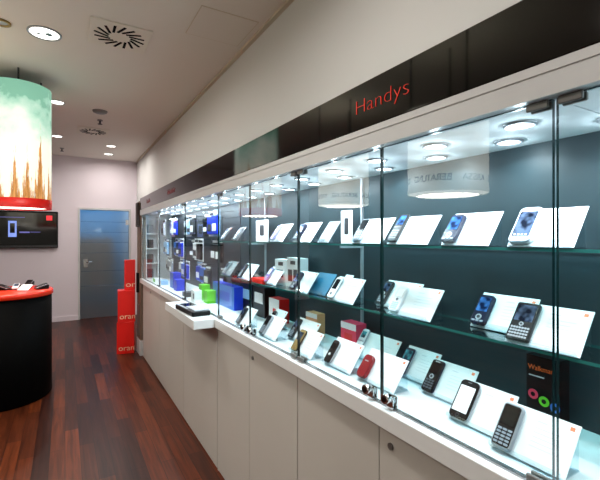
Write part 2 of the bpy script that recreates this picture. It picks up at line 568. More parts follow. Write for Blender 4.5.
def swirl_vent(x, y, s, label):
    t = thing('ceiling_vent', label, 'ceiling vent', (x, y, CZ), 'swirl air outlets')
    b = MB(); b.box(-s / 2, s / 2, -s / 2, s / 2, -.012, 0, bev=.004); b.build('plate', 'vent', t)
    b = MB()
    for i in range(16):
        a = 2 * PI * i / 16
        b.mx = Matrix.Rotation(a, 4, 'Z') @ Matrix.Translation((s * .30, 0, 0)) @ Matrix.Rotation(.40, 4, 'Z')
        b.box(-s * .13, s * .13, -s * .022, s * .022, -.0145, -.011)
    b.build('slot', 'black_matte', t)


swirl_vent(.355, 3.29, .41, 'square swirl vent nearest the camera, black slots in a ring')
swirl_vent(.345, 6.42, .40, 'small swirl vent farther back over the door end')
b = MB(); b.box(.775, 1.175, 2.585, 2.985, CZ - .004, CZ); o = b.build('ceiling_hatch', 'ceiling'); tag(o, 'flush square access hatch in the ceiling near the right wall', 'hatch')
b = MB()
for q in ((.770, .776, 2.58, 2.99), (1.174, 1.18, 2.58, 2.99), (.770, 1.18, 2.58, 2.586), (.770, 1.18, 2.984, 2.99)):
    b.box(q[0], q[1], q[2], q[3], CZ - .003, CZ)
b.build('hatch_edge', 'trim', o)
b = MB(); b.lathe((.363, 5.365, CZ), [(.001, -.028), (.05, -.028), (.075, -.018), (.085, 0)], 28); tag(b.build('smoke_detector', 'steel'), 'flat round detector on the ceiling before the far vent', 'smoke detector')


def sprinkler(x, y, label):
    t = thing('sprinkler', label, 'sprinkler', (x, y, CZ), 'ceiling sprinklers')
    b = MB(); b.cyl((0, 0, -.012), .032, .012, 'z', 16); b.build('escutcheon', 'steel', t)
    b = MB(); b.cyl((0, 0, -.05), .012, .04, 'z', 10); b.cyl((0, 0, -.058), .028, .006, 'z', 14); b.build('head', 'dark_grey', t)


sprinkler(.39, 5.77, 'small dark sprinkler head between detector and far vent')
sprinkler(-.044, 7.9, 'small dark sprinkler head near the back wall beside the wheat lamp')

# ------------------------------------------------------------------ showcase carcass
YN, YE = -0.62, 5.51          # near and far end of the showcase
TOPZ = 1.02                    # counter surface
top = thing('showcase_canopy', 'white showcase canopy with moulded front holding the puck lights', 'showcase top', (.85, 0, 1.84))
dx, dz = -.85, -1.84
b = MB(Matrix.Translation((dx, 0, dz)))
b.box(.84, WX - .002, YN - .02, YE + .02, 1.842, 1.900)
b.box(.84, .885, YN - .02, YE + .02, 1.8365, 1.842)
b.box(.838, .8405, YN - .02, YE + .02, 1.8845, 1.9045)
b.build('cornice', 'white_lam', top)
for (y0, y1) in ((YN, .445), (.448, 1.495), (1.498, 2.55), (2.553, 3.60), (3.603, 4.55), (4.553, YE)):
    b = MB(Matrix.Translation((dx, 0, dz))); b.box(.885, 1.246, y0, y1, 1.8365, 1.8415)
    b.build('ceiling_panel', 'case_ceiling', top)
back = thing('back_panel', 'dark teal-grey back panel behind the glass shelves of the showcase', 'back panel', (1.236, 0, TOPZ))
dx, dz = -1.236, -TOPZ
T = Matrix.Translation((dx, 0, dz))
b = MB(T); b.box(1.236, WX - .003, YN + .001, 3.059, TOPZ + .0005, 1.836); b.build('board', 'panel', back)
for y in (.455, 1.505, 2.58):
    b = MB(T); b.box(1.224, 1.2358, y - .006, y + .006, TOPZ + .0005, 1.836); b.build('upright', 'silver', back)
slat = MB(Matrix.Translation((dx, 0, dz)))
slat.box(1.236, WX - .003, 3.061, YE - .001, TOPZ + .0005, 1.836)
z = 1.06
while z < 1.80:
    slat.box(1.232, 1.237, 3.061, YE - .02, z, z + .052); z += .06
slat = slat.build('slatwall', 'slat', loc=(1.236, 0, TOPZ)); tag(slat, 'grey grooved slatwall behind the hanging accessory packs', 'slatwall')
for ye, lb in ((YE, 'white end panel closing the far end of the showcase'), (YN - .02, 'white end panel closing the camera end of the showcase')):
    b = MB(); b.box(.86, WX - .004, ye + .0005, ye + .0195, TOPZ + .0005, 1.836); tag(b.build('end_panel', 'white_lam'), lb, 'end panel')

ct = MB(); ct.box(.84, WX - .002, YN - .02, YE + .03, .963, TOPZ, bev=.003)
ct = ct.build('countertop', 'counter'); tag(ct, 'long white countertop running under the whole showcase', 'countertop')
b = MB(); b.box(.866, .876, YN, YE, TOPZ - .0005, TOPZ + .004); b.build('door_track', 'silver', ct)

# ledge in front of the accessories
b = MB(); b.box(.703, .8385, 2.53, 3.37, .962, TOPZ + .001, bev=.003)
tag(b.build('service_shelf', 'counter'), 'white pull-out service ledge projecting from the counter front', 'ledge')

# base cabinets
def cabinet(y0, y1, doors, label, lock_y=None):
    t = thing('base_cabinet', label, 'cabinet', (.875, (y0 + y1) / 2, 0), 'white base cabinets under the showcase')
    ox, oy = .875, (y0 + y1) / 2
    b = MB(); b.box(.898 - ox, WX - .004 - ox, y0 + .0015 - oy, y1 - .0015 - oy, .0, .962); b.build('carcass', 'door_lam', t)
    n = doors
    w = (y1 - y0) / n
    for i in range(n):
        b = MB(); b.box(0, .018, y0 + i * w + .0022 - oy, y0 + (i + 1) * w - .0022 - oy, .012, .952)
        dd = b.build('door', 'door_lam', t)
        if lock_y is not None and y0 + i * w <= lock_y < y0 + (i + 1) * w:
            b = MB(); b.cyl((-.005, lock_y - oy, .90), .011, .0055, 'x', 16); b.build('lock', 'steel', dd)
    b = MB(); b.box(.0185, .0225, y0 + .002 - oy, y1 - .002 - oy, .0, .962); b.build('gap_shade_sheet', 'dark_gap', t)  # dark sheet behind the doors stands in for shade in their gaps


cabinet(YN, .455, 2, 'white two-door base cabinet nearest the camera under the showcase')
cabinet(.46, 1.509, 2, 'white two-door base cabinet below the red flip phone and lock pair', .93)
cabinet(1.512, 2.562, 2, 'white two-door base cabinet just on the camera side of the service ledge', 1.99)
cabinet(2.582, 3.46, 1, 'white base cabinet with wide single door under the service ledge')
cabinet(3.463, 4.48, 2, 'white two-door base cabinet just beyond the service ledge')
cabinet(4.483, YE, 2, 'white two-door base cabinet at the far end beside red boxes', 4.99)
b = MB(); b.box(.878, WX - .004, 2.564, 2.580, 0, .962); tag(b.build('filler_strip', 'door_lam'), 'narrow white filler strip between two base cabinets by the ledge', 'filler strip')

# fascia sign
fs = thing('fascia_sign', 'long glossy black fascia sign reading Handys in red', 'sign', (.838, 0, 1.9))
b = MB(); b.box(0, WX - .003 - .838, YN, YE + .0, .0055, .155, bev=.002); b.build('board', 'black_gloss', fs)


def on_sign(y, z):
    return Matrix(((0, 0, -1, -.0015), (-1, 0, 0, y), (0, 1, 0, z), (0, 0, 0, 1)))


b = MB(); b.text('Handys', on_sign(1.062, .057), .068, fit_w=.236, depth=.002, thin=-.0021); o = b.build('lettering', 'red_text', fs, recalc=False); o['label'] = 'red word Handys'
b = MB(); b.text('Zubehör', on_sign(3.93, .055), .068, fit_w=.33, depth=.002); o = b.build('lettering', 'crimson', fs, recalc=False)
b = MB(); b.text('Tarife', on_sign(5.05, .055), .068, fit_w=.24, depth=.002); o = b.build('lettering', 'crimson', fs, recalc=False)

# glass shelves
ZU, ZL = 1.5225, 1.262


def shelf(z, label):
    t = thing('glass_shelf', label, 'shelf', (0, 0, z))
    b = MB(); b.box(1.046, 1.2235, YN + .004, 3.04, -.008, 0, mi={'b': 0, 't': 0, 'f': 1, 'r': 1, 'k': 1, 'l': 1})
    b.build('pane', ['shelf_glass', 'shelf_edge'], t)
    for y in (.455, 1.505, 2.58):
        b = MB(); b.box(1.10, 1.2238, y - .004, y + .004, -.022, -.0085); b.build('bracket', 'silver', t)


shelf(ZU, 'upper green-edged glass shelf in the showcase')
shelf(ZL, 'lower green-edged glass shelf in the showcase')

# glass doors
def glass_door(y0, y1, label, hinge=None, lock=None):
    t = thing('glass_door', label, 'glass door', (.87, (y0 + y1) / 2, TOPZ + .004), 'hinged glass doors of the showcase')
    oy = (y0 + y1) / 2
    b = MB(); b.box(-.005, .005, y0 + .001 - oy, y1 - .001 - oy, .004, .8115, mi={'b': 1, 't': 1, 'f': 1, 'r': 0, 'k': 1, 'l': 0})
    b.build('pane', ['glass', 'glass_edge'], t)
    if hinge is not None:
        s = 1 if hinge == 'near' else -1
        ye = (y0 if hinge == 'near' else y1) - oy
        for zz in (.0015, .7945):
            b = MB(); ya, yb = sorted((ye + s * .006, ye + s * .052))
            b.box(-.013, -.0052, ya, yb, zz, zz + .017, bev=.002); b.box(.0052, .013, ya, yb, zz, zz + .017, bev=.002)
            b.build('hinge_clip', 'steel', t)
    if lock is not None:
        s = 1 if lock == 'near' else -1
        ye = (y0 if lock == 'near' else y1) - oy
        b = MB(); ya, yb = sorted((ye + s * .030, ye + s * .058))
        b.box(-.012, -.0052, ya, yb, .0005, .036, bev=.002); b.box(.0052, .012, ya, yb, .0005, .036, bev=.002)
        k = b.build('lock_clamp', 'chrome', t)
        b = MB(); b.cyl((-.034, (ya + yb) / 2, .034), .0145, .022, 'x', 20); b.build('lock_cylinder', 'chrome', k)
        b = MB(); b.cyl((-.036, (ya + yb) / 2, .034), .0095, .0024, 'x', 16); b.build('keyhole', 'black', k)


glass_door(YN, -.085, 'glass door nearest the camera, outside the picture', 'near', 'far')
glass_door(-.083, .440, 'glass door at the right edge of the picture', 'far', 'near')
glass_door(.446, .964, 'large glass door in front of the white-screen touch phone', 'near', 'far')
glass_door(.967, 1.489, 'glass door in front of the red flip phone', 'far', 'near')
glass_door(1.493, 2.015, 'glass door in front of the gold phone', 'near', 'far')
glass_door(2.018, 2.534, 'glass door beside the near end of the service ledge', 'far', 'near')
glass_door(2.537, 3.38, 'wide glass pane behind the service ledge', None, None)
glass_door(3.384, 4.436, 'glass door in front of the blue and black hanging packs', 'near')
glass_door(4.44, YE - .002, 'farthest glass door, by the white niche tower', 'near')

# puck lights in the showcase ceiling
def puck(x, y, label):
    t = thing('puck_spotlight', label, 'showcase light', (x, y, 1.836), 'puck lights in the showcase ceiling')
    b = MB(); b.lathe((0, 0, 0), [(.040, 0), (.040, -.003), (.037, -.006), (.030, -.006), (.029, 0)], 24); b.build('ring', 'silver', t)
    b = MB(); b.cyl((0, 0, -.004), .0295, .003, 'z', 24); b.build('lens', 'led', t)
    d = bpy.data.lights.new('puck_lamp', 'POINT'); d.shadow_soft_size = .010; d.energy = 0.5; d.color = lin((222, 241, 253))[:3]
    o = bpy.data.objects.new('puck_lamp', d); COL.objects.link(o); o.location = (x, y, 1.836 - .022)
    area('puck_beam', (x, y, 1.836 - .009), 1.65, .05, (226, 242, 252), spread=math.radians(150))


for i in range(19):
    if i % 1 == 0:
        puck(.992, .05 + .27 * i, 'round puck light, %s from the camera end in the front row of the showcase ceiling' % ORD[i])
for i in range(19):
    puck(1.137, .17 + .27 * i, 'round puck light, %s from the camera end in the rear row of the showcase ceiling' % ORD[i])

# ------------------------------------------------------------------ phones on stands
TILT = math.radians(54)
CARD_L = .125
RUN, RISE = CARD_L * math.cos(TILT), CARD_L * math.sin(TILT)


def tilt_mx(x, y, z, tilt=TILT, yaw=0.0):
    """local X to the viewer's right (-y), local Y up the slope, local Z out of the face"""
    c, s = math.cos(tilt), math.sin(tilt)
    m = Matrix(((0, c, -s, 0), (-1, 0, 0, 0), (0, s, c, 0), (0, 0, 0, 1)))
    return Matrix.Translation((x, y, z)) @ Matrix.Rotation(yaw, 4, 'Z') @ m


PH = {}   # kind -> parameters


def make_phone(kind, label, mx, group, detail=True, name='mobile_phone'):
    k = PH[kind]
    t = thing(name, label, 'mobile phone', group=group, mx=mx)
    w, h, th = k['w'], k['h'], k['t']
    b = MB(); b.slab(w, h, th, k.get('r', .008), bev=.0016, cy=h / 2); body = b.build('body', k['body'], t)
    z = th
    if 'rim' in k:
        b = MB(); b.slab(w + .003, h + .003, th * .45, k.get('r', .008) + .0015, bev=.001, cy=h / 2, z=th * .22); b.build('side_band', k['rim'], t)
    if 'front' in k:
        b = MB(); b.slab(w - .007, h - .008, .0008, k.get('r', .008) * .7, bev=0, cy=h / 2, z=z); b.build('front_panel', k['front'], t); z += .0008
    if 'scr' in k:
        x0, y0, x1, y1 = k['scr']
        b = MB(); b.slab((x1 - x0) * w, (y1 - y0) * h, .0008, .0015, bev=0, cx=((x0 + x1) / 2 - .5) * w, cy=(y0 + y1) / 2 * h, z=z)
        b.build('screen', k.get('scr_m', 'scr_dark'), t)
    if 'icons' in k:
        b = MB()
        n = 4
        for i in range(n):
            b.slab(.006, .004, .0005, .001, bev=0, cx=(i - 1.5) * .010, cy=k['icons'] * h, z=z + .0008, seg=2)
        b.build('icon_row', 'white', t)
    if 'keys' in k:
        x0, y0, x1, y1, nx, ny = k['keys']
        b = MB()
        cw, ch = (x1 - x0) * w / nx, (y1 - y0) * h / ny
        for i in range(nx):
            for j in range(ny):
                b.slab(cw * .8, ch * .62, .0012, min(cw, ch) * .2, bev=0, cx=(x0 - .5) * w + (i + .5) * cw, cy=y0 * h + (j + .5) * ch, z=z, seg=2)
        b.build('keypad', k.get('key_m', 'key'), t)
    if 'nav' in k:
        b = MB(); b.cyl((0, k['nav'] * h, z), k.get('nav_r', .009), .0016, 'z', 20); nv = b.build('navigation_key', k.get('nav_m', 'silver'), t)
        b = MB(); b.cyl((0, k['nav'] * h, z + .0016), k.get('nav_r', .009) * .55, .0008, 'z', 16); b.build('centre_key', k.get('navc_m', 'dark_grey'), nv)
    if 'ear' in k:
        b = MB(); b.slab(w * .22, .0022, .0006, .001, bev=0, cy=h * .94, z=z, seg=2); b.build('earpiece', k['ear'], t)
    if 'hinge' in k:
        b = MB(); b.cyl((-w * .46, h * k['hinge'], th * .55), th * .5, w * .92, 'x', 14); b.build('hinge', k.get('hinge_m', 'dark_grey'), t)
    if 'mark' in k:
        b = MB(); b.slab(w * .4, .004, .0006, .001, bev=0, cy=h * k['mark'], z=z, seg=2); b.build('badge', k.get('mark_m', 'silver'), t)
    return t


PH['touch_silver'] = dict(w=.060, h=.118, t=.013, r=.014, body='silver', front='white_gloss', scr=(.1, .16, .9, .86), scr_m='scr_photo', icons=.2, ear='ink', rim='white_gloss')
PH['slider_blue'] = dict(w=.050, h=.104, t=.016, r=.011, body='navy', rim='navy', scr=(.12, .42, .88, .9), scr_m='scr_blue', nav=.22, nav_r=.010, keys=(.08, .05, .92, .14, 3, 1))
PH['qwerty'] = dict(w=.062, h=.114, t=.012, r=.006, body='black', scr=(.1, .5, .9, .93), scr_m='scr_photo', keys=(.08, .05, .92, .36, 7, 4), nav=.42, nav_r=.006, key_m='silver', rim='dark_grey')
PH['white_bar'] = dict(w=.046, h=.108, t=.013, r=.010, body='white_gloss', scr=(.18, .58, .82, .88), scr_m='scr_white', nav=.46, nav_r=.007, keys=(.14, .08, .86, .36, 3, 4), key_m='pale_blue', nav_m='silver')
PH['dark_bar'] = dict(w=.046, h=.108, t=.014, r=.009, body='black', scr=(.14, .52, .86, .9), scr_m='scr_dark', keys=(.1, .06, .9, .36, 3, 4), nav=.44, nav_r=.007, rim='dark_grey')
PH['nokia_bar'] = dict(w=.047, h=.112, t=.013, r=.008, body='black', front='black', scr=(.14, .55, .86, .91), scr_m='scr_black', nav=.46, nav_r=.0085, keys=(.1, .06, .9, .38, 3, 4), key_m='key_dark', rim='navy', mark=.945)
PH['touch_white'] = dict(w=.060, h=.115, t=.012, r=.013, body='black', rim='silver', front='black', scr=(.1, .17, .9, .84), scr_m='scr_white', ear='mid_grey', nav=.085, nav_r=.006, nav_m='dark_grey', navc_m='black', mark=.27, mark_m='ink')
PH['silver_bar'] = dict(w=.050, h=.112, t=.013, r=.009, body='silver', front='black', scr=(.12, .5, .88, .93), scr_m='scr_black', keys=(.1, .06, .9, .44, 3, 5), key_m='key', rim='silver')
PH['red_flip'] = dict(w=.046, h=.088, t=.018, r=.016, body='crimson', rim='crimson', mark=.72, mark_m='silver')
PH['white_flip'] = dict(w=.040, h=.125, t=.014, r=.010, body='white_gloss', rim='silver', scr=(.16, .66, .84, .9), scr_m='scr_teal', keys=(.14, .1, .86, .42, 3, 4), key_m='mid_grey', hinge=.53, hinge_m='silver')
PH['teal_bar'] = dict(w=.046, h=.106, t=.014, r=.010, body='navy', rim='silver', scr=(.12, .55, .88, .9), scr_m='scr_teal', keys=(.12, .08, .88, .4, 3, 4), key_m='key_dark')
PH['flip_open'] = dict(w=.044, h=.124, t=.012, r=.007, body='black', rim='dark_grey', scr=(.12, .6, .88, .93), scr_m='scr_blue', keys=(.1, .07, .9, .42, 3, 4), key_m='mid_grey', hinge=.52)
PH['gold_bar'] = dict(w=.046, h=.104, t=.013, r=.009, body='gold', scr=(.14, .5, .86, .88), scr_m='scr_dark', keys=(.12, .08, .88, .4, 3, 4), key_m='gold', rim='navy')
PH['black_slim'] = dict(w=.040, h=.100, t=.014, r=.012, body='black', rim='silver', scr=(.2, .56, .8, .86), scr_m='scr_black', nav=.36, nav_r=.007, nav_m='silver', navc_m='white')
PH['silver_dark'] = dict(w=.046, h=.108, t=.013, r=.010, body='white_gloss', rim='silver', scr=(.14, .42, .86, .9), scr_m='scr_black', nav=.2, nav_r=.009, nav_m='silver')
PH['purple_bar'] = dict(w=.044, h=.104, t=.013, r=.010, body='purple', rim='silver', scr=(.16, .52, .84, .88), scr_m='scr_white', keys=(.14, .1, .86, .4, 3, 3), key_m='silver')
PH['grey_bar'] = dict(w=.046, h=.104, t=.013, r=.009, body='mid_grey', rim='silver', scr=(.14, .5, .86, .9), scr_m='scr_dark', keys=(.12, .08, .88, .4, 3, 4), key_m='silver')


def make_stand(x, y0, y1, z, label, group, card='white', logo=True, tilt=TILT):
    """tilted info card on a clear acrylic foot; y0 the near (viewer's right) edge, y1 the far (left) edge"""
    yc, w = (y0 + y1) / 2, y1 - y0
    t = thing('card_stand', label, 'card stand', (x, yc, z), group)
    mx = Matrix.Translation((-x, -yc, -z)) @ tilt_mx(x, yc, z + .004, tilt)
    b = MB(mx)
    b.box(-w / 2, w / 2, 0, CARD_L, -.002, 0)
    if logo:
        b.box(w / 2 - .020, w / 2 - .010, CARD_L - .017, CARD_L - .008, 0, .0003, 1)
        for i in range(5):
            wd = w * (.30 if i % 2 else .36)
            b.box(-w * .02, -w * .02 + wd, .085 - .011 * i, .0868 - .011 * i, 0, .0002, 2)
        b.box(-w * .02, w * .12, .100, .1035, 0, .0002, 2)
    b.build('info_card', [card, 'logo_orange', 'text_grey'], t)
    b = MB(mx)
    b.box(-w / 2 + .004, w / 2 - .004, -.0005, .0035, .0004, .020)
    b.box(-w / 2 + .004, w / 2 - .004, .0035, .010, .0165, .020)
    b.mx = Matrix.Identity(4)
    b.box(-.004, RUN + .004, -w / 2 + .006, w / 2 - .006, .0006, .003)
    b.box(RUN - .004, RUN - .001, -w / 2 + .006, w / 2 - .006, .003, RISE - .006)
    b.build('acrylic_foot', 'acrylic', t)
    return t


ROWS = {'U': (ZU, 1.106, 'phones on the upper glass shelf', 'info cards on the upper glass shelf'),
        'L': (ZL, None, 'phones on the lower glass shelf', 'info cards on the lower glass shelf'),
        'C': (TOPZ, None, 'phones on the white counter', 'info cards on the white counter')}


def station(row, px, py, pxl, kind, plabel, clabel=None, card='white', logo=True, dx=0.0, poff=.004, rot=0.0):
    z, xt, pg, cg = ROWS[row]
    zt = z + .004 + RISE
    if xt is None:
        xt = abs(zt - EYE) * CO / ((py - 237.5) / (px - 65.0))
    if row != 'C': xt = min(max(xt, 1.118), 1.205)
    xb = xt - RUN
    y0 = y_at(px, xt)
    y1 = y_at(pxl, xb)
    if y1 - y0 < .06: y1 = y0 + .06
    make_stand(xb, y0, y1, z, clabel or ('info card behind ' + plabel), cg, card, logo)
    if kind:
        k = PH[kind]
        yc = y1 - k['w'] / 2 - poff
        # the phone lies on the card, its foot on the acrylic lip
        mx = tilt_mx(xb, yc, z + .004) @ Matrix.Translation((0, .005, .0008)) @ Matrix.Rotation(rot, 4, 'Z')
        make_phone(kind, plabel, mx, pg)


# upper shelf
station('U', 589, 207.5, 507, 'touch_silver', 'silver touchscreen phone on upper shelf by the dark glass edge')
station('U', 503.7, 213, 441, 'slider_blue', 'dark blue keypad phone on upper shelf, second from the glass edge')
station('U', 442, 216, 387, 'flip_open', 'black open flip phone on upper shelf, third from the glass edge')
station('U', 396, 219, 352, 'silver_bar', 'black and silver bar phone on upper shelf, fourth from the glass edge')
station('U', 341, 222, 317, None, '', 'grey unprinted card stand on upper shelf between two white cards', 'mid_grey', False)
station('U', 322.5, 224, 293, 'slider_blue', 'small blue phone on upper shelf behind the grey card')
station('U', 293.5, 225, 270, 'purple_bar', 'purple bar phone on upper shelf above the white picture boxes')
station('U', 247, 228, 233, 'grey_bar', 'grey bar phone on upper shelf, second from its far end', card='dark_grey', clabel='dark grey card stand on upper shelf, second from its far end')
station('U', 232.5, 229, 221, 'grey_bar', 'grey bar phone at the far end of upper shelf', card='dark_grey', clabel='dark grey card stand at the far end of upper shelf')
# lower shelf
station('L', 595, 312.5, 504.5, 'qwerty', 'black keyboard phone with lit screen on lower shelf by the glass edge')
station('L', 540.5, 299, 470, 'slider_blue', 'dark blue slider phone on lower shelf behind the black keyboard phone')
station('L', 444.5, 290.5, 388, 'white_bar', 'white bar phone on lower shelf in mid picture')
station('L', 424, 283, 376, 'dark_bar', 'black bar phone on lower shelf behind the white bar phone')
station('L', 366, 280.5, 327, 'silver_dark', 'white phone with dark screen on lower shelf by the silver upright')
station('L', 354, 275.5, 338, None, '', 'plain white card stand on lower shelf behind the dark-screen white phone', 'white', False)
station('L', 337, 274.5, 308, None, '', 'glossy teal picture card stand on lower shelf', 'teal_card', False)
station('L', 319, 273, 290, 'slider_blue', 'dark blue phone on lower shelf beside the teal picture card')
station('L', 286, 268, 263, 'purple_bar', 'purple and white phone on lower shelf before the picture boxes')
station('L', 259.5, 265, 238, 'dark_bar', 'black phone on lower shelf beside the red tray')
station('L', 239, 262, 222, 'grey_bar', 'grey phone at the far end of lower shelf', card='mid_grey', clabel='grey card stand at the far end of lower shelf')
# counter
station('C', 582, 427, 490, 'silver_bar', 'silver keypad phone with black front on counter nearest the camera')
station('C', 519, 397, 448, 'touch_white', 'black touchscreen phone with white lit screen on the counter')
station('C', 479, 372, 421, 'nokia_bar', 'black keypad bar phone on the counter beside the white-screen phone')
station('C', 442, 355, 396, 'teal_bar', 'dark phone with teal screen on the counter behind the lock pair')
station('C', 409, 361, 357, 'red_flip', 'closed crimson flip phone on the counter', clabel='white info card stand under the crimson flip phone', rot=.0)
station('C', 402, 342, 352, 'white_flip', 'open white flip phone on the counter behind the crimson one')
station('C', 364.5, 346, 324, 'black_slim', 'slim black phone with silver edge on the counter')
station('C', 324.5, 334.5, 291, 'gold_bar', 'gold bar phone on the counter below the peach box')
station('C', 321, 324, 288, 'dark_bar', 'black bar phone on the counter behind the gold one')
station('C', 287, 320, 259, 'silver_bar', 'black and silver phone on the counter below the red and white box')
station('C', 288, 312, 266, 'black_slim', 'slim black phone on the counter touching the red and white box')
station('C', 258, 310, 236, 'dark_bar', 'black bar phone on the counter below the black picture boxes')

# ------------------------------------------------------------------ boxes in the showcase
def carton(x0, x1, y0, y1, z0, h, label, front, sides, name='phone_box', deco=None, group='phone boxes in the showcase', lean=0.0):
    xc, yc = (x0 + x1) / 2, (y0 + y1) / 2
    t = thing(name, label, 'box', (xc, yc, z0), group)
    w, d = y1 - y0, x1 - x0
    b = MB(); b.box(-d / 2, d / 2, -w / 2, w / 2, .0005, h, mi={'l': 1, 'f': 0, 'r': 0, 'k': 0, 't': 0, 'b': 0})
    b.build('carton', [sides, front], t)
    if deco:
        for (nm, u0, v0, u1, v1, m) in deco:      # u across from the viewer's left, v up, both 0..1
            ya, yb = w / 2 - u0 * w, w / 2 - u1 * w
            b = MB(); b.box(-d / 2 - .0012, -d / 2, yb, ya, v0 * h, v1 * h); b.build(nm, m, t)
    return t


t = carton(1.15, 1.20, .575, .665, TOPZ, .195, 'tall black phone box with orange script and coloured discs on the counter', 'black', 'black', deco=[('strap_line', .08, .70, .55, .715, 'text_grey')])
def disc(par, y, z, r, m, x):
    b = MB(); b.cyl((x, y, z), r, -.0012, 'x', 20); o = b.build('colour_disc', m, par)
    b = MB(); b.cyl((x - .0012, y, z), r * .45, -.0006, 'x', 16); b.build('disc_hole', 'black', o)
disc(t, .026, .085, .014, 'pink', -.025); disc(t, -.004, .073, .014, 'green', -.025); disc(t, -.033, .065, .013, 'mid_blue', -.025)
b = MB(); b.text('Walkman', Matrix(((0, 0, -1, -.0262), (-1, 0, 0, .040), (0, 1, 0, .155), (0, 0, 0, 1))), .02, fit_w=.07, depth=.001); b.build('script', 'orange', t, recalc=False)

carton(1.13, 1.19, y_at(356, 1.13), y_at(341, 1.13), TOPZ, .135, 'pink-red phone box with white top on the counter back', 'pink', 'pink', deco=[('white_band', 0, .78, 1, 1, 'white'), ('picture', .25, .2, .75, .65, 'red')])
carton(1.14, 1.19, y_at(317, 1.14), y_at(306, 1.14), TOPZ, .125, 'peach phone box on the counter back near the gold phone', 'peach', 'peach', deco=[('white_band', 0, .8, 1, 1, 'white'), ('picture', .2, .2, .8, .6, 'orange')])
carton(1.12, 1.19, y_at(279, 1.12), y_at(269, 1.12), TOPZ, .15, 'red and white phone box on the counter back', 'white', 'red', deco=[('red_dot', .4, .45, .7, .6, 'red')])
carton(1.12, 1.20, y_at(252, 1.12), y_at(240, 1.12), TOPZ, .20, 'black box with pale picture, farther of two on counter back', 'black', 'black', deco=[('picture', .2, .45, .8, .8, 'pale_blue')])
carton(1.12, 1.20, y_at(264.5, 1.12), y_at(253.0, 1.12), TOPZ, .20, 'black box with pale picture, nearer of two on counter back', 'black', 'black', deco=[('picture', .15, .45, .85, .8, 'white')])
carton(1.13, 1.19, y_at(299, 1.13), y_at(287, 1.13), ZL, .17, 'taller white picture box on lower shelf', 'white', 'white', deco=[('camera_dot', .3, .78, .7, .9, 'ink'), ('picture', .1, .2, .45, .6, 'brown_dark'), ('picture', .55, .3, .85, .62, 'ink')])
carton(1.13, 1.19, y_at(286.5, 1.13), y_at(275, 1.13), ZL, .155, 'shorter white picture box on lower shelf', 'white', 'white', deco=[('camera_dot', .3, .76, .7, .9, 'ink'), ('picture', .15, .3, .7, .6, 'dark_grey')])
carton(1.05, 1.12, y_at(262, 1.05), y_at(252, 1.05), ZL, .028, 'small flat red tray on lower shelf edge', 'red_box', 'red_box', name='tray')
carton(1.05, 1.12, y_at(234, 1.05), y_at(213, 1.05), TOPZ, .17, 'big blue glossy box on the counter beside the ledge pane', 'mid_blue', 'blue', deco=[('picture', .2, .3, .8, .7, 'blue')])
# upright picture cards on the upper shelf
def picture_card(x, y0, y1, z, h, label):
    t = thing('picture_card', label, 'display card', (x, (y0 + y1) / 2, z), 'upright picture cards on the upper shelf')
    w = y1 - y0
    b = MB(); b.box(0, .004, -w / 2, w / 2, .0005, h); b.build('card', 'white', t)
    b = MB(); b.mx = Matrix(((0, 0, -1, -.0002), (-1, 0, 0, 0), (0, 1, 0, h * .3), (0, 0, 0, 1))); b.slab(w * .36, h * .5, .001, .006, bev=0, cy=h * .22); b.build('picture', 'ink', t)
    b = MB(); b.box(.004, .03, -w * .3, w * .3, .0005, .003); b.build('foot', 'acrylic', t)


picture_card(1.19, y_at(268, 1.19), y_at(256, 1.19), ZU, .15, 'upright white card with dark phone picture on upper shelf far part')
picture_card(1.19, y_at(352, 1.19), y_at(341, 1.19), ZU, .16, 'white card standing in for a column reflection on upper shelf beside grey card')  # drawn in place of a white column mirrored in the glass

# ------------------------------------------------------------------ accessories beyond the shelves
def pack(y, z, w, h, colour, label, x=1.10, card='white', blister=None):
    t = thing('hanging_accessory_pack', label, 'accessory pack', (x, y, z), 'accessory packs hanging on hooks')
    b = MB(); b.box(0, .003, -w / 2, w / 2, -h, 0); b.build('backing_card', card, t)
    b = MB(); b.box(-.022, 0, -w * .42, w * .42, -h * .92, -h * .22, bev=.004); b.build('blister', colour, t)
    ins = {'white': 'ink', 'black': 'white', 'pale_blue': 'white', 'navy': 'white', 'lilac': 'white', 'mid_grey': 'white'}[card]
    b = MB(); b.box(-.0015, 0, -w * .38, w * .38, -h * .17, -h * .07); b.box(-.0235, -.022, -w * .30, w * .30, -h * .80, -h * (.62 if (int(y * 100) % 2) else .52)); b.build('printed_label', ins if blister is None else blister, t)
    b = MB(); b.tube([(1.2312 - x, 0, -.012), (.0, 0, -.012), (-.03, 0, -.012), (-.034, 0, -.004)], .0022, 6); b.build('hook', 'chrome', t)


cols = ['front', 'second', 'third', 'fourth', 'fifth', 'sixth', 'seventh', 'eighth', 'ninth', 'tenth']
grid = [  # y, then (card, blister) from the top row down
    (3.20, [('pale_blue', 'blue'), ('black', 'black'), ('black', 'black')]),
    (3.42, [('white', 'blue'), ('black', 'black'), ('black', 'dark_grey')]),
    (3.65, [('black', 'black'), ('white', 'black'), ('white', 'mid_blue')]),
    (3.88, [('black', 'dark_grey'), ('white', 'white_gloss'), ('pale_blue', 'blue')]),
    (4.11, [('white', 'pale_blue'), ('black', 'black'), ('white', 'blue')]),
    (4.34, [('white', 'white_gloss'), ('white', 'blue'), ('pale_blue', 'mid_blue')]),
    (4.57, [('navy', 'blue'), ('pale_blue', 'navy'), ('white', 'white_gloss')]),
    (4.80, [('lilac', 'white_gloss'), ('white', 'mid_blue'), ('mid_grey', 'silver')]),
    (5.02, [('lilac', 'purple'), ('navy', 'pale_blue'), ('white', 'silver')]),
    (5.24, [('white', 'silver'), ('white', 'pale_blue'), ('white', 'white_gloss')]),
]
